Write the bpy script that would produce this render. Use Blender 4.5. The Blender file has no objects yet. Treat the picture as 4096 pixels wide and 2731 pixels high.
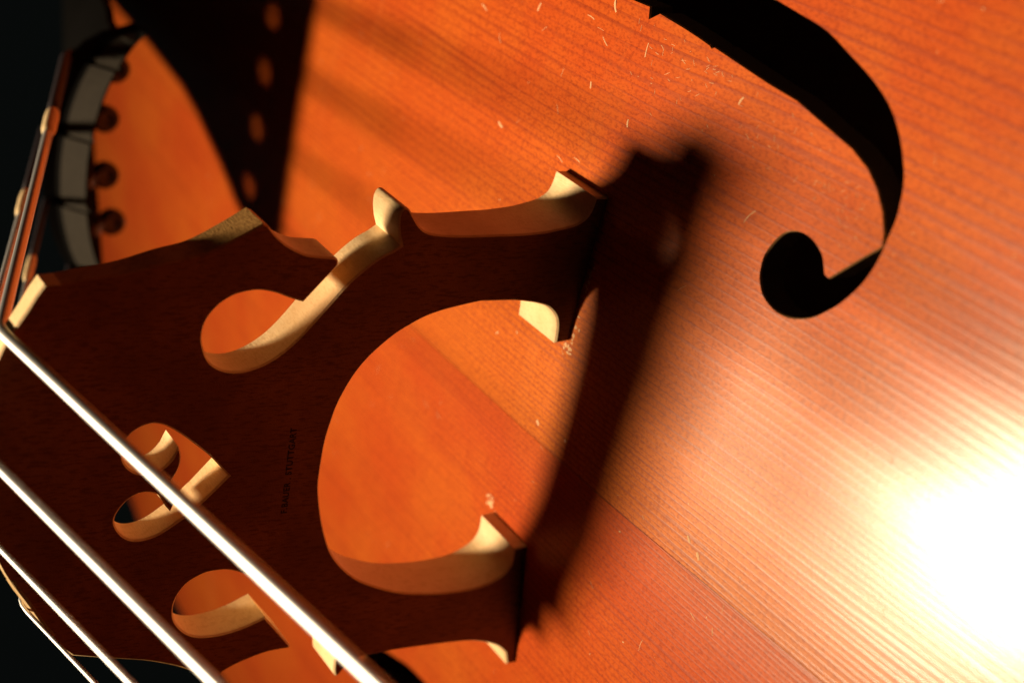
import bpy, bmesh, math, random
from mathutils import Vector, Matrix
from mathutils.geometry import delaunay_2d_cdt

random.seed(7)
MM = 0.001
scn = bpy.context.scene
COL = scn.collection

# ------------------------------------------------------------------ camera
# world axes: +X across the belly towards the C-string side, +Y along the strings towards the tailpiece, +Z out of the belly (millimetres * MM)
CAM = (129.98, -210.32, 154.85)
RIGHT = (0.15987, -0.51308, -0.84332)
UP = (0.89849, 0.42946, -0.09095)
BACK = (0.40884, -0.74318, 0.52965)
cam_data = bpy.data.cameras.new('camera')
cam = bpy.data.objects.new('camera', cam_data)
COL.objects.link(cam)
m = Matrix.Identity(4)
for r in range(3):
    m[r][0] = RIGHT[r]; m[r][1] = UP[r]; m[r][2] = BACK[r]; m[r][3] = CAM[r] * MM
cam.matrix_world = m
cam_data.sensor_width = 36.0
cam_data.lens = 58.41
cam_data.clip_start = 0.01
cam_data.clip_end = 20.0
cam_data.dof.use_dof = True
cam_data.dof.focus_distance = 0.258
cam_data.dof.aperture_fstop = 13.5
scn.camera = cam

# ------------------------------------------------------------------ world and lamp
world = bpy.data.worlds.new('World')
scn.world = world
world.use_nodes = True
bg = world.node_tree.nodes['Background']
bg.inputs['Color'].default_value = (0.80, 1.0, 0.92, 1)
bg.inputs['Strength'].default_value = 0.0028

LAMP_POS = Vector((-196.0, 246.0, 745.0))
LAMP_AIM = Vector((70.0, 0.0, 0.0))
lamp_data = bpy.data.lights.new('lamp', 'AREA')
lamp_data.shape = 'ELLIPSE'
lamp_data.size = 0.090          # narrow across the strings, long along them
lamp_data.size_y = 0.138
lamp_data.energy = 1.32
lamp_data.spread = math.radians(55.0)
lamp_data.color = (1.0, 0.80, 0.56)
lamp = bpy.data.objects.new('lamp', lamp_data)
COL.objects.link(lamp)
lz = (LAMP_POS - LAMP_AIM).normalized()
ly = Vector((0, 1, 0)); ly = (ly - lz * ly.dot(lz)).normalized()
lx = ly.cross(lz)
lm = Matrix.Identity(4)
for r in range(3):
    lm[r][0] = lx[r]; lm[r][1] = ly[r]; lm[r][2] = lz[r]; lm[r][3] = LAMP_POS[r] * MM
lamp.matrix_world = lm

scn.view_settings.view_transform = 'Standard'
scn.view_settings.look = 'None'
scn.view_settings.gamma = 1.0
scn.view_settings.exposure = 0.0
scn.view_settings.use_curve_mapping = False
scn.render.engine = 'CYCLES'
scn.cycles.use_denoising = True
scn.cycles.max_bounces = 8
scn.cycles.sample_clamp_indirect = 4.0


# ------------------------------------------------------------------ helpers
def px_ray(px):
    f = 6645.5
    a = (px[0] - 2048.0) / f
    b = -(px[1] - 1365.5) / f
    d = [RIGHT[i] * a + UP[i] * b - BACK[i] for i in range(3)]
    return d


BR_T, BR_TOP = 12.2, 4.0                     # bridge thickness at the feet / near the top


def front_y(z):
    return -BR_T + (BR_T - BR_TOP) * z / 85.0


def at_front(px):
    """point of the bridge's front face behind a surveyed image point -> (x, z)"""
    d = px_ray(px)
    k = (BR_T - BR_TOP) / 85.0
    t = (-BR_T + k * CAM[2] - CAM[1]) / (d[1] - k * d[2])
    return (CAM[0] + t * d[0], CAM[2] + t * d[2])


def interp(tab, v):
    if v <= tab[0][0]: return tab[0][1]
    for (a, p), (b, q) in zip(tab, tab[1:]):
        if v <= b:
            t = (v - a) / (b - a); t = t * t * (3 - 2 * t) * 0.5 + t * 0.5
            return p + (q - p) * t
    return tab[-1][1]


HALF = [(-400, 20), (-396, 60), (-385, 98), (-360, 132), (-320, 150), (-280, 156), (-230, 152), (-180, 140), (-150, 133),
        (-128, 133), (-122, 130), (-110, 121), (-80, 113), (-30, 110), (20, 112), (60, 121), (80, 133), (94, 147), (101, 151),
        (115, 154), (135, 156), (160, 156), (190, 150), (218, 138), (238, 122), (253, 100), (265, 70), (273, 38), (276, 0.1)]
WIDE = [(-400, 150), (-280, 160), (-150, 125), (-30, 115), (60, 122), (110, 132), (220, 150), (300, 150)]


def belly_z(x, y):
    t = min(1.0, max(0.0, -y / 65.0)); t = t * t * (3 - 2 * t)      # one-sided dip added to the shape to steer the glare
    u = (x + 23.0 * t) / interp(WIDE, y) * 115.0
    q = 0.00153 * u * u
    q += 24.0 * (abs(y) / (300.0 if y > 0 else 340.0)) ** 2.7
    if y < 0: q += 0.00022 * y * y
    return 3.1 - 24.0 * (1 - math.exp(-q / 24.0))


def at_belly(px):
    d = px_ray(px)
    lo, hi = 20.0, 900.0
    n = math.sqrt(sum(c * c for c in d)); d = [c / n for c in d]
    for _ in range(60):
        mid = (lo + hi) / 2
        p = [CAM[i] + d[i] * mid for i in range(3)]
        if p[2] > belly_z(p[0], p[1]): lo = mid
        else: hi = mid
    return (p[0], p[1])


def spline(pts, n=6, closed=False):
    """Catmull-Rom through 2D points"""
    out = []
    N = len(pts)
    rng = range(N if closed else N - 1)
    for i in rng:
        p0 = pts[(i - 1) % N] if (closed or i > 0) else pts[i]
        p1 = pts[i]; p2 = pts[(i + 1) % N]
        p3 = pts[(i + 2) % N] if (closed or i + 2 < N) else p2
        for k in range(n):
            t = k / n
            out.append(tuple(0.5 * (2 * b + (c - a) * t + (2 * a - 5 * b + 4 * c - e) * t * t + (3 * b - a - 3 * c + e) * t ** 3)
                             for a, b, c, e in zip(p0, p1, p2, p3)))
    if not closed: out.append(tuple(pts[-1]))
    return out


def mesh_obj(name, verts, faces, mat, parent=None, smooth=True, scale=MM):
    me = bpy.data.meshes.new(name)
    me.from_pydata([tuple(c * scale for c in v) for v in verts], [], faces)
    me.update()
    if smooth:
        for p in me.polygons: p.use_smooth = True
    for mt in (mat if isinstance(mat, (list, tuple)) else [mat]): me.materials.append(mt)
    o = bpy.data.objects.new(name, me)
    COL.objects.link(o)
    if parent: o.parent = parent
    return o


def fix_normals(o):
    bm = bmesh.new(); bm.from_mesh(o.data)
    bmesh.ops.remove_doubles(bm, verts=bm.verts, dist=1e-7)
    bmesh.ops.recalc_face_normals(bm, faces=bm.faces)
    bm.to_mesh(o.data); bm.free()


def sharp_by_angle(o, deg=35):
    bm = bmesh.new(); bm.from_mesh(o.data)
    for e in bm.edges:
        e.smooth = not (len(e.link_faces) == 2 and e.calc_face_angle(0) > math.radians(deg))
    bm.to_mesh(o.data); bm.free()


def thing(name, label, cat, group=None, loc=(0, 0, 0)):
    o = bpy.data.objects.new(name, None)
    o.empty_display_size = 0.01
    COL.objects.link(o)
    o.location = [c * MM for c in loc]
    o['label'] = label; o['category'] = cat
    if group: o['group'] = group
    return o


def tube(path, radius, n=14, cap=True):
    """verts, faces of a tube along 3D points; radius may be a list"""
    vs, fs = [], []
    P = [Vector(p) for p in path]
    side = None
    for i, p in enumerate(P):
        t = (P[min(i + 1, len(P) - 1)] - P[max(i - 1, 0)]).normalized()
        if side is None:
            side = t.cross(Vector((0, 0, 1)))
            if side.length < 1e-3: side = t.cross(Vector((1, 0, 0)))
        side = (side - t * side.dot(t)).normalized()
        up = side.cross(t)
        r = radius[i] if isinstance(radius, (list, tuple)) else radius
        for k in range(n):
            a = 2 * math.pi * k / n
            vs.append(tuple(p + side * math.cos(a) * r + up * math.sin(a) * r))
    for i in range(len(P) - 1):
        for k in range(n):
            a = i * n + k; b = i * n + (k + 1) % n
            fs.append((a, b, b + n, a + n))
    if cap:
        fs.append(tuple(range(n - 1, -1, -1)))
        fs.append(tuple(range((len(P) - 1) * n, len(P) * n)))
    return vs, fs


# ------------------------------------------------------------------ materials
class NT:
    def __init__(self, name):
        self.mat = bpy.data.materials.new(name)
        self.mat.use_nodes = True
        self.t = self.mat.node_tree
        self.b = self.t.nodes['Principled BSDF']

    def n(self, typ, **kw):
        nd = self.t.nodes.new(typ)
        for k, v in kw.items():
            if k.startswith('i_'):
                nd.inputs[k[2:].replace('_', ' ')].default_value = v
            else:
                setattr(nd, k, v)
        return nd

    def link(self, a, b): self.t.links.new(a, b)

    def math(self, op, a, b=None, c=None, clamp=False):
        nd = self.t.nodes.new('ShaderNodeMath'); nd.operation = op; nd.use_clamp = clamp
        for i, v in enumerate((a, b, c)):
            if v is None: continue
            if isinstance(v, (int, float)): nd.inputs[i].default_value = v
            else: self.link(v, nd.inputs[i])
        return nd.outputs[0]

    def mix(self, fac, a, b, mode='MIX'):
        nd = self.t.nodes.new('ShaderNodeMix'); nd.data_type = 'RGBA'; nd.blend_type = mode
        for s, v in ((nd.inputs[0], fac), (nd.inputs[6], a), (nd.inputs[7], b)):
            if isinstance(v, (int, float)): s.default_value = v
            elif isinstance(v, tuple): s.default_value = v if len(v) == 4 else v + (1,)
            else: self.link(v, s)
        return nd.outputs[2]

    def coords(self, sx=1000.0, sy=1000.0, sz=1000.0):
        tc = self.n('ShaderNodeTexCoord')
        mp = self.n('ShaderNodeMapping')
        mp.inputs['Scale'].default_value = (sx, sy, sz)
        self.link(tc.outputs['Object'], mp.inputs['Vector'])
        return mp.outputs['Vector']

    def noise(self, vec, scale, detail=3.0, rough=0.55, dist=0.0):
        nd = self.n('ShaderNodeTexNoise')
        nd.inputs['Scale'].default_value = scale
        nd.inputs['Detail'].default_value = detail
        nd.inputs['Roughness'].default_value = rough
        nd.inputs['Distortion'].default_value = dist
        self.link(vec, nd.inputs['Vector'])
        return nd.outputs['Fac']

    def ramp(self, fac, a, b, lo=0.0, hi=1.0):
        nd = self.n('ShaderNodeMapRange')
        nd.inputs['From Min'].default_value = a; nd.inputs['From Max'].default_value = b
        nd.inputs['To Min'].default_value = lo; nd.inputs['To Max'].default_value = hi
        nd.interpolation_type = 'SMOOTHSTEP'
        self.link(fac, nd.inputs['Value'])
        return nd.outputs['Result']


def simple(name, color, rough=0.5, metal=0.0, spec=0.5, coat=0.0, vary=0.15, scale=0.6, bump=0.0):
    M = NT(name)
    v = M.coords()
    nz = M.noise(v, scale, 4)
    c = M.mix(nz, tuple(k * (1 - vary) for k in color), tuple(min(1, k * (1 + vary)) for k in color))
    M.link(c, M.b.inputs['Base Color'])
    M.b.inputs['Roughness'].default_value = rough
    M.b.inputs['Metallic'].default_value = metal
    M.b.inputs['Specular IOR Level'].default_value = spec
    M.b.inputs['Coat Weight'].default_value = coat
    if bump:
        bp = M.n('ShaderNodeBump'); bp.inputs['Strength'].default_value = bump
        bp.inputs['Distance'].default_value = 0.0002
        M.link(M.noise(v, scale * 6, 3), bp.inputs['Height'])
        M.link(bp.outputs['Normal'], M.b.inputs['Normal'])
    return M.mat


def belly_material(name, early, late, gold, seam, sgn):
    """varnished spruce: year rings along Y, wider towards the flanks, fine cross flecks, worn varnish"""
    M = NT(name)
    v = M.coords()
    sp = M.n('ShaderNodeSeparateXYZ'); M.link(v, sp.inputs[0])
    x, y = sp.outputs[0], sp.outputs[1]
    low = M.coords(1000, 55, 1000)
    warp = M.noise(low, 0.055, 2)
    warp2 = M.noise(M.coords(1000, 12, 0), 0.9, 2)
    gx = M.math('ADD', x, M.math('MULTIPLY', M.math('SUBTRACT', warp, 0.5), 5.0))
    ax = M.math('ABSOLUTE', gx)
    phase = M.math('MULTIPLY', M.math('LOGARITHM', M.math('ADD', M.math('DIVIDE', ax, 75.0), 1.0), math.e), 79.0)
    phase = M.math('ADD', phase, M.math('MULTIPLY', warp2, 1.2))
    fr = M.math('FRACT', phase)
    up = M.ramp(fr, 0.55, 0.90)
    down = M.ramp(fr, 0.90, 1.0, 1.0, 0.0)
    ring = M.math('MULTIPLY', up, down)
    # strength of the rings differs from band to band
    band = M.noise(M.coords(1000, 30, 0), 0.16, 3)
    ring_c = M.math('MULTIPLY', ring, M.ramp(band, 0.3, 0.7, 0.5, 1.0))
    blot = M.noise(v, 0.035, 4, 0.6)
    fleck = M.noise(M.coords(900, 500, 900), 2.6, 3, 0.65)
    fine = M.noise(v, 5.5, 2, 0.6)
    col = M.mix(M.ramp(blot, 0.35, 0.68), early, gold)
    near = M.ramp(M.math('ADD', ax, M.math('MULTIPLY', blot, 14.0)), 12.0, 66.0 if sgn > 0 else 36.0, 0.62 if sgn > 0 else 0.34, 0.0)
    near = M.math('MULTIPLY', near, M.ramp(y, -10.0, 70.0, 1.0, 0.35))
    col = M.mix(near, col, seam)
    col = M.mix(M.math('MULTIPLY', M.ramp(fleck, 0.42, 0.70), 0.58), col, late)
    col = M.mix(M.math('MULTIPLY', ring_c, 0.62), col, late)
    col = M.mix(M.math('MULTIPLY', M.ramp(fine, 0.52, 0.75), 0.4), col, gold)
    # long faint rubbed streaks across the grain and along it
    st = M.noise(M.coords(25, 1000, 0), 0.11, 3)
    col = M.mix(M.math('MULTIPLY', M.ramp(st, 0.6, 0.78), 0.18), col, (0.62, 0.24, 0.06))
    M.link(col, M.b.inputs['Base Color'])
    M.b.inputs['Roughness'].default_value = 0.30
    M.b.inputs['Specular IOR Level'].default_value = 0.22
    M.b.inputs['Specular Tint'].default_value = (1.0, 0.87, 0.52, 1)
    M.b.inputs['Coat Weight'].default_value = 0.85
    M.b.inputs['Coat IOR'].default_value = 1.5
    cr = M.math('ADD', M.math('MULTIPLY', fine, 0.06), 0.17)
    M.link(M.math('ADD', cr, M.math('MULTIPLY', ring, 0.06)), M.b.inputs['Coat Roughness'])
    bp = M.n('ShaderNodeBump'); bp.inputs['Strength'].default_value = 0.10
    bp.inputs['Distance'].default_value = 0.00016
    hgt = M.math('ADD', M.math('MULTIPLY', ring_c, 0.7), M.math('ADD', M.math('MULTIPLY', fine, 0.30), M.math('MULTIPLY', fleck, 0.55)))
    M.link(hgt, bp.inputs['Height'])
    M.link(bp.outputs['Normal'], M.b.inputs['Normal'])
    M.link(bp.outputs['Normal'], M.b.inputs['Coat Normal'])
    return M.mat


def maple_material(name, light, dark, rough=0.55, amount=0.75):
    M = NT(name)
    v = M.coords()
    fleck = M.noise(M.coords(2300, 900, 420), 1.3, 3, 0.6)
    blot = M.noise(v, 0.09, 3)
    fine = M.noise(M.coords(1000, 220, 1000), 4.0, 3)
    col = M.mix(M.ramp(blot, 0.3, 0.7), light, tuple(0.5 * (a + b) for a, b in zip(light, dark)))
    col = M.mix(M.math('MULTIPLY', M.ramp(fleck, 0.48, 0.66), amount), col, dark)
    col = M.mix(M.math('MULTIPLY', M.ramp(fine, 0.5, 0.8), 0.22), col, dark)
    M.link(col, M.b.inputs['Base Color'])
    M.b.inputs['Roughness'].default_value = rough
    M.b.inputs['Specular IOR Level'].default_value = 0.3
    bp = M.n('ShaderNodeBump'); bp.inputs['Strength'].default_value = 0.4
    bp.inputs['Distance'].default_value = 0.00014
    M.link(M.math('ADD', fine, M.math('MULTIPLY', fleck, 0.6)), bp.inputs['Height'])
    M.link(bp.outputs['Normal'], M.b.inputs['Normal'])
    return M.mat


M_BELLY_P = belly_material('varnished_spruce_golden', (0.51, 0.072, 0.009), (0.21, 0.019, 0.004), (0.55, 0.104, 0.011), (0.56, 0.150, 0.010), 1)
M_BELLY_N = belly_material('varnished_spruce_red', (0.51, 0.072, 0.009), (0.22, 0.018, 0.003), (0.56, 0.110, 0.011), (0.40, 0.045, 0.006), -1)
M_EDGE_SHADE = simple('shaded_edge', (0.055, 0.026, 0.012), 0.7, vary=0.3, scale=0.6)  # unlit f-hole wall: shade put into the edge colour
M_SPRUCE_RAW = simple('raw_spruce_edge', (0.55, 0.28, 0.09), 0.8, vary=0.35, scale=1.2)
M_INSIDE = simple('inside_wood', (0.32, 0.15, 0.06), 0.9, vary=0.3, scale=0.1)
M_RIB = simple('varnished_maple', (0.28, 0.06, 0.012), 0.35, coat=0.5, vary=0.3, scale=0.05)
M_MAPLE_FACE_SHADED = maple_material('bridge_maple_face_shaded', (0.27, 0.108, 0.034), (0.10, 0.032, 0.009))  # same maple as the cuts, darkened: the face's shade is in the colour
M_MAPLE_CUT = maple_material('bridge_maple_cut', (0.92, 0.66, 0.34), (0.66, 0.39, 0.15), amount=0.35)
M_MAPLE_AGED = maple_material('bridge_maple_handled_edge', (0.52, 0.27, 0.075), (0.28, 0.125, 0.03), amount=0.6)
M_STAMP = simple('stamp_ink', (0.004, 0.003, 0.003), 0.9, vary=0.3)
M_PARCH = simple('parchment', (0.45, 0.27, 0.10), 0.7, vary=0.4, scale=1.5, bump=0.4)
M_STEEL = None
M_EBONY = simple('black_composite', (0.004, 0.0035, 0.003), 0.85, spec=0.02, vary=0.2, scale=0.4)
M_RIM_LIT = simple('lit_grey_composite', (0.034, 0.028, 0.020), 0.8, vary=0.2, scale=0.5, spec=0.08)  # black composite made grey; light on the sloping end is in the colour
M_SILK_DARK = simple('dark_silk', (0.022, 0.014, 0.016), 0.55, vary=0.4, scale=2.0, bump=0.5)
M_SILK_TAN = simple('pale_silk', (0.80, 0.58, 0.30), 0.6, vary=0.2, scale=2.0, bump=0.4)
M_FLAKE = simple('dust_and_chips', (0.64, 0.36, 0.16), 0.8, vary=0.3, scale=0.4)
M_TUNER = simple('tuner_metal', (0.03, 0.018, 0.014), 0.4, metal=0.0, vary=0.2)


def string_material():
    M = NT('wound_steel')
    v = M.coords()
    wv = M.n('ShaderNodeTexWave'); wv.wave_type = 'BANDS'; wv.bands_direction = 'Y'
    wv.inputs['Scale'].default_value = 1.1
    M.link(v, wv.inputs['Vector'])
    nz = M.noise(v, 1.2, 3)
    M.link(M.mix(nz, (0.80, 0.77, 0.72), (0.92, 0.90, 0.86)), M.b.inputs['Base Color'])
    M.b.inputs['Metallic'].default_value = 1.0
    M.b.inputs['Roughness'].default_value = 0.48
    bp = M.n('ShaderNodeBump'); bp.inputs['Strength'].default_value = 0.25
    bp.inputs['Distance'].default_value = 0.00005
    M.link(wv.outputs['Fac'], bp.inputs['Height'])
    M.link(bp.outputs['Normal'], M.b.inputs['Normal'])
    return M.mat


M_STEEL = string_material()

# ------------------------------------------------------------------ cello body
cello = thing('cello', 'orange varnished cello body with two f-holes under the bridge', 'cello', loc=(0, 0, 0))

FH_IN = [(2565, 0), (2599, 29), (2594, 80), (2640, 57), (2730, 111), (2790, 150), (2838, 184), (2846, 197), (2858, 192), (2959, 260), (3074, 337), (3189, 406), (3293, 498),
         (3409, 598), (3471, 678), (3507, 759), (3529, 848), (3534, 937), (3527, 983)]
FH_WING = [(3527, 987), (3455, 1026), (3313, 1112)]
FH_EYE = [(3298, 1098), (3294, 1055), (3286, 1014), (3256, 965), (3218, 934), (3175, 922), (3130, 934), (3084, 980), (3053, 1030), (3038, 1098), (3041, 1145),
          (3053, 1186), (3084, 1229), (3122, 1259), (3175, 1276), (3244, 1273), (3306, 1246), (3359, 1215), (3428, 1156),
          (3474, 1102), (3520, 1026), (3550, 957), (3585, 877), (3604, 800), (3612, 759), (3616, 678), (3601, 553), (3569, 446),
          (3525, 366), (3471, 295), (3400, 219), (3310, 125), (3203, 58), (3105, 0)]
inn = [at_belly(p) for p in FH_IN]
wing = [at_belly(p) for p in FH_WING]
eye = [at_belly(p) for p in FH_EYE]
upper = inn[2:] + wing + eye                       # notch ... wing ... eye ... outer edge of the stem at the picture's edge
# the tail-side half repeats the neck-side half turned by half a circle about the middle of the stem
nt = inn[2]
oe = eye[-1]
# middle of the stem
dirx, diry = (inn[4][0] - inn[8][0]), (inn[4][1] - inn[8][1])
ln = math.hypot(dirx, diry); dirx /= ln; diry /= ln
nx, ny = -diry, dirx
w = (oe[0] - inn[4][0]) * nx + (oe[1] - inn[4][1]) * ny
c0 = (nt[0] + nx * w * 0.5 + dirx * 2.0, nt[1] + ny * w * 0.5 + diry * 2.0)
def turn(p): return (2 * c0[0] - p[0], 2 * c0[1] - p[1])
half = inn[3:5] + inn[5:] + spline(wing, 3)[1:] + spline(eye, 3)
oe_end = eye[-1]
# notch on the inner edge, then the upper half, then the turned half (which brings its own inner edge as the outer one)
f_poly = [inn[1], inn[2]] + half + [turn(inn[1]), turn(inn[2])] + [turn(p) for p in half]


def pin(p, poly):
    x, y = p; c = False; j = len(poly) - 1
    for i in range(len(poly)):
        xi, yi = poly[i]; xj, yj = poly[j]
        if (yi > y) != (yj > y) and x < (xj - xi) * (y - yi) / (yj - yi) + xi: c = not c
        j = i
    return c


def plate_half(side, mat, name):
    """one half of the belly with its f-hole cut through; 4.5 mm thick"""
    out = [(0.02, -400.0)]
    outline = spline([(hw, y) for y, hw in HALF], 4)
    ring = [(0.045, y) for y in range(276, -401, -4)] + [(hw, y) for hw, y in outline[1:-1]]
    ring = [(max(0.045, x), y) for x, y in ring]
    hole = f_poly
    pts, edges = [], []
    def loop(L):
        s = len(pts); pts.extend(L)
        for i in range(len(L)): edges.append((s + i, s + (i + 1) % len(L)))
    loop(ring); loop(hole)
    hset = [(p[0], p[1]) for p in hole]
    y = -395.0
    while y < 274:
        near = -130 < y < 160
        st = 4.0 if near else 9.0
        hw = interp(HALF, y)
        x = 4.0
        while x < hw - 3.0:
            if not (20 < x < 170 and -130 < y < 130) or not pin((x, y), hset):
                if min((abs(x - q[0]) + abs(y - q[1])) for q in hset) > 1.6 if (20 < x < 170 and -130 < y < 130) else True:
                    pts.append((x, y))
            x += st
        y += st
    vv, ee, ff, *_ = delaunay_2d_cdt([Vector(p) for p in pts], edges, [], 0, 1e-5)
    V2 = [(v.x, v.y) for v in vv]
    F2 = []
    for f in ff:
        cx = sum(V2[i][0] for i in f) / len(f); cy = sum(V2[i][1] for i in f) / len(f)
        if pin((cx, cy), ring) and not pin((cx, cy), hset): F2.append(tuple(f))
    cnt = {}
    for f in F2:
        for a, b in zip(f, f[1:] + f[:1]):
            cnt.setdefault((min(a, b), max(a, b)), []).append((a, b))
    n = len(V2)
    TH = 4.5
    verts = [(side * x, y, belly_z(side * x, y)) for x, y in V2] + [(side * x, y, belly_z(side * x, y) - TH) for x, y in V2]
    faces, mats = [], []
    for f in F2:
        faces.append(f if side > 0 else f[::-1]); mats.append(0)
        g = tuple(i + n for i in f)
        faces.append(g[::-1] if side > 0 else g); mats.append(1)
    # walls with their own vertices: a narrow worn chamfer, then the wall with its shade in the colour
    nrm = {}
    bl = [L[0] for k, L in cnt.items() if len(L) == 1 and not (V2[L[0][0]][0] < 0.3 and V2[L[0][1]][0] < 0.3)]
    for a, b in bl:
        dx, dy = V2[b][0] - V2[a][0], V2[b][1] - V2[a][1]; l = math.hypot(dx, dy) or 1
        for k in (a, b):
            q = nrm.setdefault(k, [0, 0]); q[0] += dy / l; q[1] -= dx / l
    for k, q in nrm.items():
        l = math.hypot(*q) or 1; q[0] /= l; q[1] /= l
    def chamfer(k):
        x, y = V2[k][0] + nrm[k][0] * 0.13, V2[k][1] + nrm[k][1] * 0.13
        return (side * x, y, belly_z(side * V2[k][0], V2[k][1]) - 0.38), (side * x, y, belly_z(side * V2[k][0], V2[k][1]) - TH)
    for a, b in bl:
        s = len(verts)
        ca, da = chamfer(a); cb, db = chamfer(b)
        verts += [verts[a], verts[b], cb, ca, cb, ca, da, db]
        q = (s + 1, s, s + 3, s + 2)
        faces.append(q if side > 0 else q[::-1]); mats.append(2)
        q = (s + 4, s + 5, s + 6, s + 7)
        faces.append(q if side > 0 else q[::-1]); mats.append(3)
    o = mesh_obj(name, verts, faces, [mat, M_INSIDE, M_SPRUCE_RAW, M_EDGE_SHADE], cello)
    for p, mi in zip(o.data.polygons, mats):
        p.material_index = mi
    return o


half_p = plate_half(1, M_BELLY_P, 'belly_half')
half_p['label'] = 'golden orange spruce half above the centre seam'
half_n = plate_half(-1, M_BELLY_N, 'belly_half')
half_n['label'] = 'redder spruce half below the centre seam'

# ribs and back close the box so that the f-holes stay dark
outl = spline([(hw, y) for y, hw in HALF], 3)
ring2 = [(x - 5 if x > 8 else x, y * 0.985) for x, y in outl]
full = ring2 + [(-x, y) for x, y in ring2[::-1]]
n = len(full)
vs = [(x, y, -23.5) for x, y in full] + [(x, y, -140) for x, y in full]
mesh_obj('rib', vs, [(i, (i + 1) % n, n + (i + 1) % n, n + i) for i in range(n)], M_RIB, cello)
fullb = [(x * 1.02, y * 1.01) for x, y in full]
vs = [(x, y, -140.2) for x, y in fullb] + [(x, y, -146) for x, y in fullb]
o = mesh_obj('back_plate', vs, [tuple(range(n)), tuple(range(2 * n - 1, n - 1, -1))] + [(i, (i + 1) % n, n + (i + 1) % n, n + i) for i in range(n)], M_INSIDE, cello, smooth=False)
fix_normals(o)
# bass bar under the C-string side
vs, fs = [], []
for i in range(21):
    y = -260 + 26 * i; h = 4 + 18 * math.sin(math.pi * i / 20)
    for xx, zz in ((24, -4.7), (34, -4.7), (32, -4.7 - h), (26, -4.7 - h)):
        vs.append((xx, y, belly_z(29, y) + zz))
for i in range(20):
    for k in range(4):
        fs.append((4 * i + k, 4 * i + (k + 1) % 4, 4 * i + 4 + (k + 1) % 4, 4 * i + 4 + k))
mesh_obj('bass_bar', vs, fs, M_INSIDE, cello, smooth=False)
vs, fs = tube([(-38, 18, belly_z(38, 18) - 4.6), (-38, 18, -140)], 5.5, 16)
mesh_obj('sound_post', vs, fs, M_INSIDE, cello)
# fingerboard beyond the picture's lower edge, under the strings
vs, fs = [], []
ys = (-118, -200, -300, -400, -520)
for y in ys:
    zc = 72 + (y + 118) * 0.165; hw = 31 + (y + 118) * 0.025
    for k in range(9):
        a = -1 + k / 4.0
        vs.append((a * hw, y, zc - 6.5 * a * a))
    for k in range(9):
        a = 1 - k / 4.0
        vs.append((a * hw, y, zc - 16 + 5 * (1 - a * a)))
for i in range(len(ys) - 1):
    for k in range(18):
        fs.append((18 * i + k, 18 * i + (k + 1) % 18, 18 * i + 18 + (k + 1) % 18, 18 * i + 18 + k))
fs.append(tuple(range(17, -1, -1))); fs.append(tuple(range(18 * 4, 18 * 5)))
o = mesh_obj('fingerboard', vs, fs, M_EBONY, cello, smooth=False); fix_normals(o)

# ------------------------------------------------------------------ bridge
C1 = lambda L, o, s: [(o[0] + a * s, o[1] + b * s) for a, b in L]
side_p = [(245, 1134), (357, 1116), (510, 1093), (663, 1052), (777, 1029), (853, 1001), (955, 950), (1055, 895)]
conc_p = [(1078, 907), (1108, 945), (1149, 981), (1200, 1009), (1251, 1024), (1338, 1031)]
tip_p = [(1352, 1037), (1355, 1047), (1352, 1062), (1333, 1085)]
kid_p = [(1190, 1203), (1154, 1191), (1108, 1174), (1052, 1163), (1006, 1165), (945, 1180), (894, 1208), (853, 1246), (822, 1292), (809, 1348),
         (815, 1394), (833, 1440), (868, 1470), (914, 1485), (965, 1485), (1016, 1473), (1078, 1445), (1139, 1404), (1200, 1348),
         (1261, 1282), (1312, 1225), (1384, 1144), (1431, 1101), (1477, 1063), (1526, 1029), (1572, 1006)]
horn_p = [(1598, 945), (1594, 902), (1597, 866), (1605, 846), (1617, 834), (1631, 833), (1643, 843)]
leg_p = [(1657, 870), (1679, 906), (1706, 928), (1744, 938), (1802, 943), (1878, 944), (2000, 940), (2078, 938), (2180, 928), (2236, 917), (2297, 901),
         (2338, 878), (2363, 845), (2379, 804)]
inner_p = [(2220, 1374), (2228, 1324), (2229, 1284), (2220, 1258), (2195, 1230), (2154, 1215), (2103, 1207), (2052, 1203), (1950, 1206), (1913, 1209), (1791, 1238),
           (1709, 1266), (1648, 1298), (1582, 1339), (1505, 1403), (1449, 1461), (1408, 1517), (1375, 1573), (1347, 1630),
           (1327, 1686), (1309, 1742), (1296, 1798), (1286, 1859), (1278, 1915), (1276, 1969), (1287, 2075), (1308, 2165), (1328, 2215),
           (1361, 2260), (1410, 2303), (1473, 2335), (1589, 2366), (1706, 2372), (1812, 2366), (1923, 2345), (2008, 2303), (2043, 2260), (2053, 2225), (2058, 2194)]
leg_n = [(2021, 2610), (1992, 2584), (1939, 2568), (1859, 2564), (1690, 2584), (1560, 2603), (1451, 2626), (1388, 2663)]
hornt_n = [(1361, 2693), (1350, 2702), (1340, 2700), (1335, 2682), (1338, 2647)]
K = (600, 2131)
kid_n = C1([(1900, 1190), (1800, 1130), (1660, 1045), (1560, 955), (1500, 890), (1420, 800), (1345, 715), (1300, 660), (1200, 565), (1100, 482), (1000, 435), (900, 403), (800, 389),
            (720, 395), (600, 415), (480, 470), (380, 540), (300, 640), (255, 740), (243, 840), (260, 920), (310, 990), (380, 1045),
            (460, 1073), (560, 1080), (680, 1068), (800, 1042), (900, 1012), (1000, 975), (1100, 930)], K, 0.3826)
wing_n = C1([(1450, 1155), (1467, 1178), (1455, 1203)], K, 0.3826)
conc_n = C1([(1400, 1212), (1250, 1240), (1100, 1290), (900, 1375), (760, 1455)], K, 0.3826)
side_n = [(800, 2697), (727, 2670), (650, 2653), (574, 2642), (459, 2635), (383, 2630)]
A = at_front


def S(L, n=3): return spline([A(p) for p in L], n)


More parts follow.
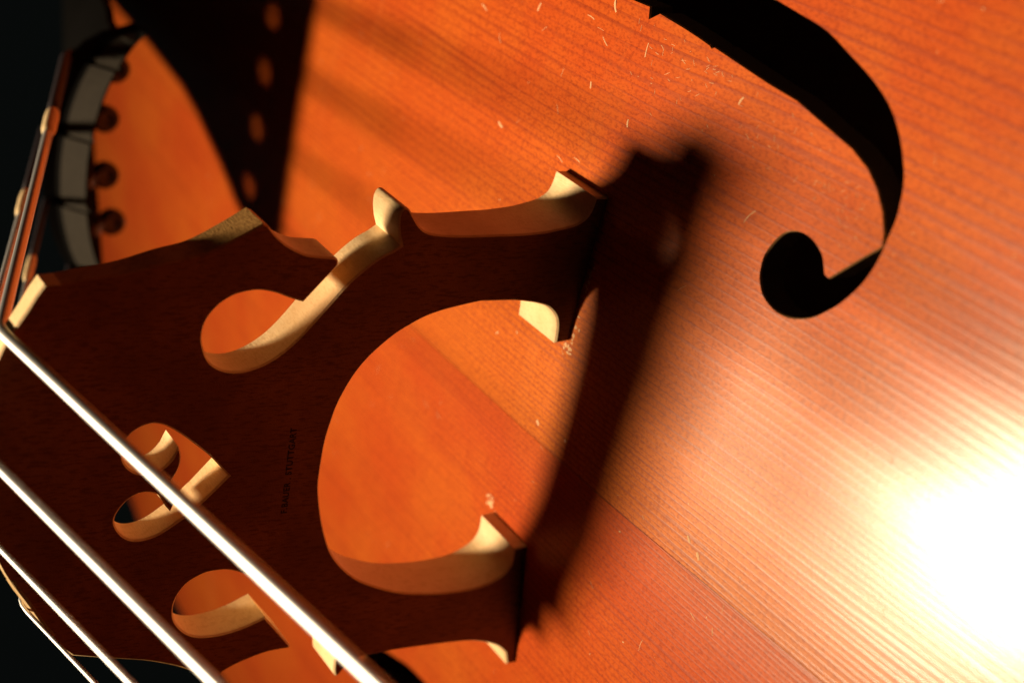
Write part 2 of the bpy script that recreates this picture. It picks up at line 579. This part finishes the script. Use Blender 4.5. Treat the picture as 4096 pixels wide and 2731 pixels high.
top_xz = [(-28.7, 81.8), (-26.5, 83.5), (-23.7, 85.4), (-20.9, 86.9), (-16.5, 89.6), (-12.0, 91.9), (-5.0, 94.5), (2.0, 95.9), (9.0, 96.1), (16.0, 95.0), (23.4, 92.6), (26.5, 91.0), (28.9, 89.6), (31.2, 88.4)]
outline = []
outline += [A((179, 1139))] + S(side_p) + S(conc_p) + S(tip_p) + [A((1216, 1209))] + S(kid_p) + [A((1607, 983))] + S(horn_p + leg_p)
outline += [A((2384, 790)), (45.0, -0.15), (19.8, 2.35)]
outline += S(inner_p) + [(-19.8, 2.35), (-45.0, -0.15)]
outline += [A((2026, 2655))] + S(leg_n + hornt_n) + [A((1348, 2613))] + S(kid_n) + [A((1061, 2468))] + S(wing_n + conc_n)
outline += [(-41.4, 57.2)] + S(side_n) + [A((291, 2623))] + spline(top_xz, 3)
H = lambda L: [A(p) for p in C1(L, (400, 1600), 0.3826)]
heart = H([(1345, 790)]) + spline(H([(1180, 615), (1120, 560), (950, 430), (850, 360), (750, 300), (660, 262), (560, 250), (450, 280), (350, 340), (280, 420), (240, 510),
        (235, 580), (250, 640), (290, 700), (350, 745), (420, 768), (500, 768), (590, 745), (680, 695), (760, 610)]), 3)
heart += H([(825, 490)]) + spline(H([(850, 560), (850, 640), (820, 735), (760, 840), (742, 930), (758, 1000), (785, 1075)]), 3) + H([(740, 1170)])
heart += spline(H([(695, 1120), (655, 1045), (605, 992), (540, 972), (480, 968), (400, 985), (320, 1030), (250, 1090), (190, 1170), (160, 1230), (155, 1290), (180, 1350), (230, 1410),
        (300, 1450), (380, 1462), (470, 1450), (560, 1420), (650, 1375), (750, 1310), (850, 1240), (950, 1165), (1030, 1090), (1090, 1040)]), 3)


def dedupe(L, d=0.06):
    out = []
    for p in L:
        if not out or math.hypot(p[0] - out[-1][0], p[1] - out[-1][1]) > d: out.append(p)
    if math.hypot(out[0][0] - out[-1][0], out[0][1] - out[-1][1]) < d: out.pop()
    return out


outline = dedupe(outline); heart = dedupe(heart)


def back_y(z): return 0.0


def build_bridge(parent):
    """front and back faces with a narrow chamfer, and the sawn walls between them"""
    CH = 0.28
    def inset(L, d, hole):
        n = len(L); out = []
        area = sum(L[i][0] * L[(i + 1) % n][1] - L[(i + 1) % n][0] * L[i][1] for i in range(n))
        sgn = 1 if area > 0 else -1
        if hole: sgn = -sgn
        for i in range(n):
            a, b, c = L[i - 1], L[i], L[(i + 1) % n]
            t1 = (b[0] - a[0], b[1] - a[1]); t2 = (c[0] - b[0], c[1] - b[1])
            l1 = math.hypot(*t1) or 1; l2 = math.hypot(*t2) or 1
            n1 = (-t1[1] / l1, t1[0] / l1); n2 = (-t2[1] / l2, t2[0] / l2)
            mx, mz = n1[0] + n2[0], n1[1] + n2[1]; ml = math.hypot(mx, mz) or 1
            mx /= ml; mz /= ml
            k = d / max(0.5, mx * n1[0] + mz * n1[1])
            out.append((b[0] + sgn * mx * k, b[1] + sgn * mz * k))
        return out
    verts, faces, mats = [], [], []
    loops = [(outline, False), (heart, True)]
    ins = [inset(L, CH, h) for L, h in loops]
    pts, edges = [], []
    for L in ins:
        s = len(pts); pts += L
        edges += [(s + i, s + (i + 1) % len(L)) for i in range(len(L))]
    vv, ee, ff, *_ = delaunay_2d_cdt([Vector(p) for p in pts], edges, [], 0, 1e-6)
    tri = []
    for f in ff:
        cx = sum(vv[i].x for i in f) / len(f); cz = sum(vv[i].y for i in f) / len(f)
        if pin((cx, cz), ins[0]) and not pin((cx, cz), ins[1]): tri.append(tuple(f))
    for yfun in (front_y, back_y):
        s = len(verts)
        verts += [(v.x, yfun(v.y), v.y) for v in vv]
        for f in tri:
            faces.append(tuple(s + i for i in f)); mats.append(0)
    for (L, h), I in zip(loops, ins):
        n = len(L); s = len(verts)
        verts += [(I[i][0], front_y(I[i][1]), I[i][1]) for i in range(n)]
        verts += [(L[i][0], front_y(L[i][1]) + CH, L[i][1]) for i in range(n)]
        verts += [(L[i][0], -CH, L[i][1]) for i in range(n)]
        verts += [(I[i][0], 0.0, I[i][1]) for i in range(n)]
        for r in range(3):
            for i in range(n):
                j = (i + 1) % n
                faces.append((s + r * n + i, s + r * n + j, s + (r + 1) * n + j, s + (r + 1) * n + i))
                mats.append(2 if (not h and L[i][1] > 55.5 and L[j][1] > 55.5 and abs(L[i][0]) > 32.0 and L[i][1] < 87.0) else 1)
    me = bpy.data.meshes.new('bridge_body')
    me.from_pydata([tuple(c * MM for c in v) for v in verts], [], faces)
    for mt in (M_MAPLE_FACE_SHADED, M_MAPLE_CUT, M_MAPLE_AGED): me.materials.append(mt)
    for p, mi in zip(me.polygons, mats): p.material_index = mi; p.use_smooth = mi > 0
    o = bpy.data.objects.new('bridge_body', me); COL.objects.link(o); o.parent = parent
    fix_normals(o); sharp_by_angle(o, 32)
    return o


bridge = thing('bridge', 'carved maple bridge with heart cut-out and stamped lettering standing on the cello', 'bridge')
build_bridge(bridge)

# stamped maker's mark on the face, read from the lower foot towards the upper one
fc = bpy.data.curves.new('stamp', 'FONT')
fc.body = 'F.BAUER . STUTTGART'
fc.size = 1.0
fc.space_character = 1.12
fc.extrude = 0.0
fc.offset = 0.03
to = bpy.data.objects.new('stamp_tmp', fc); COL.objects.link(to)
bpy.context.view_layer.update()
dg = bpy.context.evaluated_depsgraph_get()
tm = bpy.data.meshes.new_from_object(to.evaluated_get(dg))
bpy.data.objects.remove(to)
xs = [v.co.x for v in tm.vertices]; x0, x1 = min(xs), max(xs)
for v in tm.vertices:
    X = -8.0 + (v.co.x - x0) / (x1 - x0) * 15.4
    Z = 47.8 + v.co.y * 1.42
    v.co = (X * MM, (front_y(Z) - 0.012) * MM, Z * MM)
tm.materials.clear(); tm.materials.append(M_STAMP)
so = bpy.data.objects.new('stamp_lettering', tm); COL.objects.link(so); so.parent = bridge
so['label'] = 'small black stamped maker lettering'

# parchment saddle over the edge at the thinnest string
vs, fs = [], []
PX = [-26.0, -24.5, -23.0, -22.0, -21.2, -20.4, -19.0, -17.0, -15.0]
def top_z(x):
    for (a, za), (b, zb) in zip(top_xz, top_xz[1:]):
        if a <= x <= b: return za + (zb - za) * (x - a) / (b - a)
    return 88.0
for x in PX:
    zt = top_z(x) + 0.14; fy = front_y(zt)
    for yy, zz in ((0.25, zt - 3.2), (0.22, zt - 0.4), (-0.6, zt + 0.05), (fy * 0.5, zt + 0.10), (fy + 0.6, zt + 0.05), (fy - 0.10, zt - 0.5), (fy - 0.12, zt - 3.4 - 0.5 * math.sin(x * 2.1))):
        vs.append((x, yy, zz))
for i in range(len(PX) - 1):
    for k in range(6):
        fs.append((7 * i + k, 7 * i + k + 1, 7 * i + 8 + k, 7 * i + 7 + k))
mesh_obj('parchment_patch', vs, fs, M_PARCH, bridge)

# ------------------------------------------------------------------ tailpiece
TC = lambda y: 6.0 + (y - 106) * 0.055                # centre line
TZ = lambda y: 47.0 - (min(y, 230) - 110) * 0.31 - max(0, y - 230) * 0.18                # crest height
HWT = [(104, 28.5), (118, 28.0), (127, 26.0), (143, 19.5), (158, 14.5), (172, 11.5), (200, 9.5), (235, 9.0), (258, 10)]
SLOT = [-23.0, -7.7, 7.7, 23.0]                       # string slots, from centre
HOLE = [-20.5, -7.2, 5.6, 18.6]
tail = thing('tailpiece', 'black tailpiece with slotted end painted grey as if lit, holding the four strings', 'tailpiece')


def arch(a): return -9.0 * a * a - 3.0 * a ** 6


def crest_z(a): return 48.6 + arch(a) * 0.80 + 2.7 + 1.6 * a


def tail_shell():
    # top and bottom sheets on a grid, with rectangular windows left open for the string holes
    xs = sorted(set([-1 + k / 14 for k in range(29)]))
    ys = [111.5, 115, 119, 122.9, 125.4, 130, 136, 143, 150, 158, 172, 186, 200, 220, 235, 248, 258]
    xw = {}
    cols = sorted(set([round(h + s, 2) for h in HOLE for s in (-1.15, 1.15)] + [-28, -27, -24.8, -13.8, -10.5, -0.8, 2.3, 8.9, 12.0, 15.2, 22, 25, 27.5]))
    verts, faces = [], []
    nx = len(cols)
    def P(y, c, up):
        hw = interp(HWT, y); a = max(-1, min(1, c / 28.0))
        x = TC(y) + a * hw * (1.0 + (0.55 * min(1, max(0, (y - 125) / 30.0)) if a > 0 else 0))
        z = TZ(y) + arch(a) * 0.72 * (0.5 + 0.5 * hw / 28.0)
        return (x, y, z if up else z - (2.6 - 1.0 * abs(a) ** 3))
    idx = {}
    for i, y in enumerate(ys):
        for j, c in enumerate(cols):
            for up in (0, 1):
                idx[i, j, up] = len(verts); verts.append(P(y, c, up))
    open_ = set()
    for i, y in enumerate(ys[:-1]):
        for j, c in enumerate(cols[:-1]):
            ym = (y + ys[i + 1]) / 2; cm = (c + cols[j + 1]) / 2
            if 122.9 < ym < 125.4 and any(abs(cm - h) < 1.1 for h in HOLE): open_.add((i, j))
    cells = [(i, j) for i in range(len(ys) - 1) for j in range(nx - 1) if (i, j) not in open_]
    cs = set(cells)
    for i, j in cells:
        faces.append((idx[i, j, 1], idx[i, j + 1, 1], idx[i + 1, j + 1, 1], idx[i + 1, j, 1]))
        faces.append((idx[i, j, 0], idx[i + 1, j, 0], idx[i + 1, j + 1, 0], idx[i, j + 1, 0]))
        for (di, dj, a, b) in ((-1, 0, (i, j), (i, j + 1)), (1, 0, (i + 1, j + 1), (i + 1, j)), (0, -1, (i + 1, j), (i, j)), (0, 1, (i, j + 1), (i + 1, j + 1))):
            if (i + di, j + dj) not in cs:
                faces.append((idx[a + (1,)], idx[a + (0,)], idx[b + (0,)], idx[b + (1,)]))
    o = mesh_obj('tailpiece_shell', verts, faces, M_EBONY, tail, smooth=False)
    fix_normals(o); sharp_by_angle(o, 30)
    for p in o.data.polygons: p.use_smooth = True


tail_shell()


def tail_rim():
    """slotted end bar: sloping grey front, rounded crest; each slot is cut down into it"""
    cols = []
    x = -28.5
    marks = sorted([s + d for s in SLOT for d in (-0.55, -0.50, 0.50, 0.55)] + [-28.5 + 1.9 * k for k in range(32)])
    cols = [c for i, c in enumerate(marks) if i == 0 or c - marks[i - 1] > 0.01]
    vs, fs, ms = [], [], []
    for c in cols:
        a = c / 28.5
        slot = any(abs(c - s) <= 0.51 for s in SLOT)
        d = -1.7 if slot else 0.0
        e = 1 - 0.55 * abs(a) ** 16
        zc = 48.6 + arch(a) * 0.80
        X = TC(106) + c
        lo = 44.2 + arch(a) * 0.74
        prof = [(106.0, lo - 0.75), (104.7, lo - 0.6 * e), (104.4, lo + d * 0.5), (109.2, lo + (zc - lo) * 0.86 * e + d * 0.5), (110.4, zc - (1 - e) * 2 + d), (111.2, crest_z(a) - (1 - e) * 5 + d), (112.6, crest_z(a) - 0.4 - (1 - e) * 5 + d), (112.8, lo - 0.2)]
        vs += [(X, y, z) for y, z in prof]
    n = 8
    for i in range(len(cols) - 1):
        for k in range(n):
            fs.append((n * i + k, n * i + (k + 1) % n, n * i + n + (k + 1) % n, n * i + n + k))
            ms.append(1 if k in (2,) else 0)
    fs.append(tuple(range(n))); ms.append(0)
    s = n * (len(cols) - 1)
    fs.append(tuple(range(s + n - 1, s - 1, -1))); ms.append(0)
    o = mesh_obj('slotted_end_bar', vs, fs, [M_EBONY, M_RIM_LIT], tail, smooth=False)
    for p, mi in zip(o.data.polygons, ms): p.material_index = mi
    fix_normals(o)


tail_rim()
# fine-tuner levers and their screws hang below the end
for k, h in enumerate(((25.0, 34.6), (14.0, 36.2), (1.2, 35.4), (-9.8, 33.2))):
    x, z = h; y = 116.5
    vs, fs = [], []
    prof = [(112.5, z + 4.6), (114, z + 3.2), (y - 0.4, z + 1.6), (y + 4, z + 1.2)]
    for yy, zz in prof:
        for dx, dz in ((-1.1, -0.7), (1.1, -0.7), (1.1, 0.7), (-1.1, 0.7)): vs.append((x + dx, yy, zz + dz + 1))
    for i in range(3):
        for q in range(4): fs.append((4 * i + q, 4 * i + (q + 1) % 4, 4 * i + 4 + (q + 1) % 4, 4 * i + 4 + q))
    fs += [(3, 2, 1, 0), (12, 13, 14, 15)]
    lv = mesh_obj('tuner_lever', vs, fs, M_TUNER, tail, smooth=False)
    # knurled screw head seen end-on: a rounded disc with a smaller boss
    vs, fs = [], []
    prof = [(0.0, 0.6), (0.0, 1.1), (-0.5, 1.3), (-0.5, 2.4), (0.1, 2.9), (1.2, 3.0), (2.4, 2.8), (2.6, 0.01)]
    N = 22
    for yy, r in prof:
        for q in range(N):
            a = 2 * math.pi * q / N
            vs.append((x + math.cos(a) * r, y + yy, z + math.sin(a) * r))
    for i in range(len(prof) - 1):
        for q in range(N): fs.append((N * i + q, N * i + (q + 1) % N, N * i + N + (q + 1) % N, N * i + N + q))
    fs.append(tuple(range(N)))
    o = mesh_obj('tuner_screw', vs, fs, M_TUNER, tail); fix_normals(o)
# tail cord
vs, fs = tube([(TC(254) - 2, 254, TZ(254) - 2), (9, 270, -7), (4, 279, -13), (-1, 270, -7), (TC(254) - 7, 254, TZ(254) - 2)], 1.4, 8)
mesh_obj('tail_cord', vs, fs, M_EBONY, tail)

# ------------------------------------------------------------------ strings
STR = [  # name, notch x, notch z, radius, tail slot offset, slope, label, silk end (fraction of the after-length), tan length
    ('C', 25.4, 91.7, 0.90, 23.0, 0.172, 'thickest steel string, bending over the bridge at the upper left and crossing the heart cut-out', 0.362),
    ('G', 10.2, 96.6, 0.76, 7.7, 0.186, 'second thickest steel string, next below the thickest one', 0.372),
    ('D', -4.4, 95.2, 0.46, -7.7, 0.190, 'thin steel string between the thinnest and the second thickest one', 0.336),
    ('A', -21.0, 87.4, 0.33, -23.0, 0.186, 'thinnest steel string, lowest of the four, resting on the bridge parchment patch', 0.35),
]
for key, nxx, nz, rad, so_, sl, lab, silk in STR:
    st = thing('cello_string', lab, 'string', 'four strings over the bridge')
    zc = nz + rad * 0.35
    tx = TC(110) + so_; tz = crest_z(so_ / 28.5) - 0.8 + rad
    A0 = Vector((tx, 111.5, tz)); B0 = Vector((nxx, -0.6, zc)); B1 = Vector((nxx, front_y(zc) + 0.6, zc))
    end = Vector((nxx * (1 - 0.036 * 2 * 2.2), -223.0, zc - 220 * sl))
    path = []
    s_pt = A0.lerp(B0, silk)
    # metal part: from the silk's end over the notch and on to the fingerboard
    for i in range(8): path.append(s_pt.lerp(B0, i / 8))
    d1 = (B0 - s_pt).normalized(); d2 = (end - B1).normalized()
    path = path[:-1] + [B0 - d1 * 3.0, B0 - d1 * 1.2 + Vector((0, 0, -0.02)), B0 - d1 * 0.2 + Vector((0, 0, -0.06)), (B0 + B1) / 2 + Vector((0, 0, 0.02)), B1 + d2 * 0.2 + Vector((0, 0, -0.06)), B1 + d2 * 1.2 + Vector((0, 0, -0.02))]
    for i in range(1, 13): path.append(B1.lerp(end, i / 12))
    vs, fs = tube(path, rad, 20)
    mesh_obj('wound_wire', vs, fs, M_STEEL, st)
    p_t = A0.lerp(B0, silk - 0.093)
    fray = [s_pt.lerp(p_t, i / 6) for i in range(7)]
    vs, fs = tube(fray, [rad + 0.05, rad + 0.38, rad + 0.45, rad + 0.42, rad + 0.46, rad + 0.40, rad + 0.30], 16)
    mesh_obj('pale_silk_end', vs, fs, M_SILK_TAN, st)
    vs, fs = tube([p_t.lerp(A0, i / 6) for i in range(7)] + [A0 + Vector((-0.1, 2.2, -1.6)), A0 + Vector((-0.2, 3.4, -3.6)), A0 + Vector((-0.3, 5.5, -6.5))], rad + 0.27, 16)
    mesh_obj('dark_silk_wrap', vs, fs, M_SILK_DARK, st)

# ------------------------------------------------------------------ chips, fibres and dust on the varnish
def on_surface(x, y, h): return (x, y, belly_z(x, y) + h)


fv, ff = [], []
def fibre(x, y, ang, L, w, bend):
    n = 6; a = ang; px_, py_ = x, y
    base = len(fv)
    for i in range(n + 1):
        ww = w * (0.5 + 0.5 * math.sin(math.pi * (0.12 + 0.76 * i / n))) * random.uniform(0.75, 1.15)
        c, s = math.cos(a), math.sin(a)
        fv.append(on_surface(px_ - s * ww, py_ + c * ww, 0.02))
        fv.append(on_surface(px_, py_, 0.02 + ww * 0.2))
        fv.append(on_surface(px_ + s * ww, py_ - c * ww, 0.02))
        px_ += c * L / n; py_ += s * L / n; a += bend / n
    for i in range(n):
        for k in (0, 1):
            ff.append((base + 3 * i + k, base + 3 * i + k + 1, base + 3 * i + 4 + k, base + 3 * i + 3 + k))


def flake(x, y, r):
    base = len(fv); n = random.randint(5, 7); a0 = random.uniform(0, 6.28); st = random.uniform(0.4, 1.0)
    for q in range(n):
        a = a0 + 2 * math.pi * q / n; rr = r * random.uniform(0.55, 1.2)
        fv.append(on_surface(x + math.cos(a) * rr * st, y + math.sin(a) * rr, 0.02))
    fv.append(on_surface(x, y, 0.025 + r * 0.08))
    for q in range(n): ff.append((base + q, base + (q + 1) % n, base + n))


# the larger ones seen in the picture
for px, ang, L, w in (((2430, 185), 1.2, 3.0, 0.16), ((2465, 50), 0.9, 3.2, 0.4), ((2362, 355), 0.3, 1.6, 0.3), ((2010, 510), 1.5, 2.4, 0.45),
                      ((1948, 45), 1.2, 3.0, 0.25), ((2150, 45), -0.2, 2.2, 0.35), ((2378, 80), 1.3, 3.0, 0.14), ((2955, 420), 0.0, 2.0, 0.3),
                      ((2320, 650), 1.4, 2.6, 0.14), ((2250, 650), 1.2, 3.0, 0.13), ((2975, 890), -0.3, 4.0, 0.16), ((2510, 510), 0.6, 1.8, 0.3),
                      ((2580, 230), 0.2, 3.2, 0.2), ((2155, 1700), 0.9, 1.4, 0.6), ((2795, 2240), 0.7, 1.8, 0.5), ((2760, 2170), 0.9, 1.7, 0.5),
                      ((2850, 2540), 0.5, 1.7, 0.14), ((2780, 2480), 1.1, 2.0, 0.12), ((2070, 1335), 0.9, 0.8, 0.3), ((1985, 1335), -0.4, 1.3, 0.25)):
    x, y = at_belly(px)
    fibre(x, y, ang, L * 0.7, w * 0.55, random.uniform(-0.9, 0.9))
# varnish rubbed off round the upper foot
for i in range(46):
    t = random.random()
    x = 19.2 - abs(random.gauss(0, 0.9)); y = -12.6 + random.uniform(-0.8, 1.6)
    if random.random() < 0.4: x = 19.6 + t * 14; y = -12.9 - abs(random.gauss(0, 0.35))
    flake(x, y, random.uniform(0.12, 0.42))
for i in range(26):
    x = -19.4 + abs(random.gauss(0, 1.2)); y = 0.4 + abs(random.gauss(0, 1.0))
    flake(x, y, random.uniform(0.15, 0.5))
for i in range(300):
    x = random.uniform(-60, 100); y = random.uniform(-95, 150)
    if 30 < x < 110 and any(pin((x + ox, y + oy), f_poly) for ox in (-1.5, 0, 1.5) for oy in (-1.5, 0, 1.5)): continue
    if random.random() < 0.4: fibre(x, y, random.choice((1.3, 0.4, 2.4)) + random.gauss(0, 0.5), random.uniform(0.4, 2.2), random.uniform(0.02, 0.05), random.uniform(-0.6, 0.6))
    else: flake(x, y, min(0.4, random.expovariate(12) + 0.04))
for i in range(110):     # the edge of the f-hole nearest the bridge is chipped most
    t = random.random(); k = int(t * 14); p = inn[k + 3] if k + 3 < len(inn) else inn[-1]
    qx, qy = p[0] - abs(random.gauss(0, 5)) - 0.8, p[1] + random.gauss(0, 5)
    if any(pin((qx + ox, qy + oy), f_poly) for ox in (-1.5, 0, 1.5) for oy in (-1.5, 0, 1.5)): continue
    fibre(qx, qy, random.uniform(0, 3), random.uniform(0.3, 1.2), random.uniform(0.02, 0.045), random.uniform(-0.7, 0.7))
for i in range(900):     # rosin and house dust
    x = random.uniform(-60, 90); y = random.uniform(-95, 60)
    if 25 < x < 110 and any(pin((x + ox, y), f_poly) for ox in (-1, 0, 1)): continue
    flake(x, y, random.uniform(0.025, 0.065))
dust = mesh_obj('varnish_chips', fv, ff, M_FLAKE, cello, smooth=False)
dust['kind'] = 'stuff'
dust['label'] = 'pale chips, fibres and dust on the varnish'
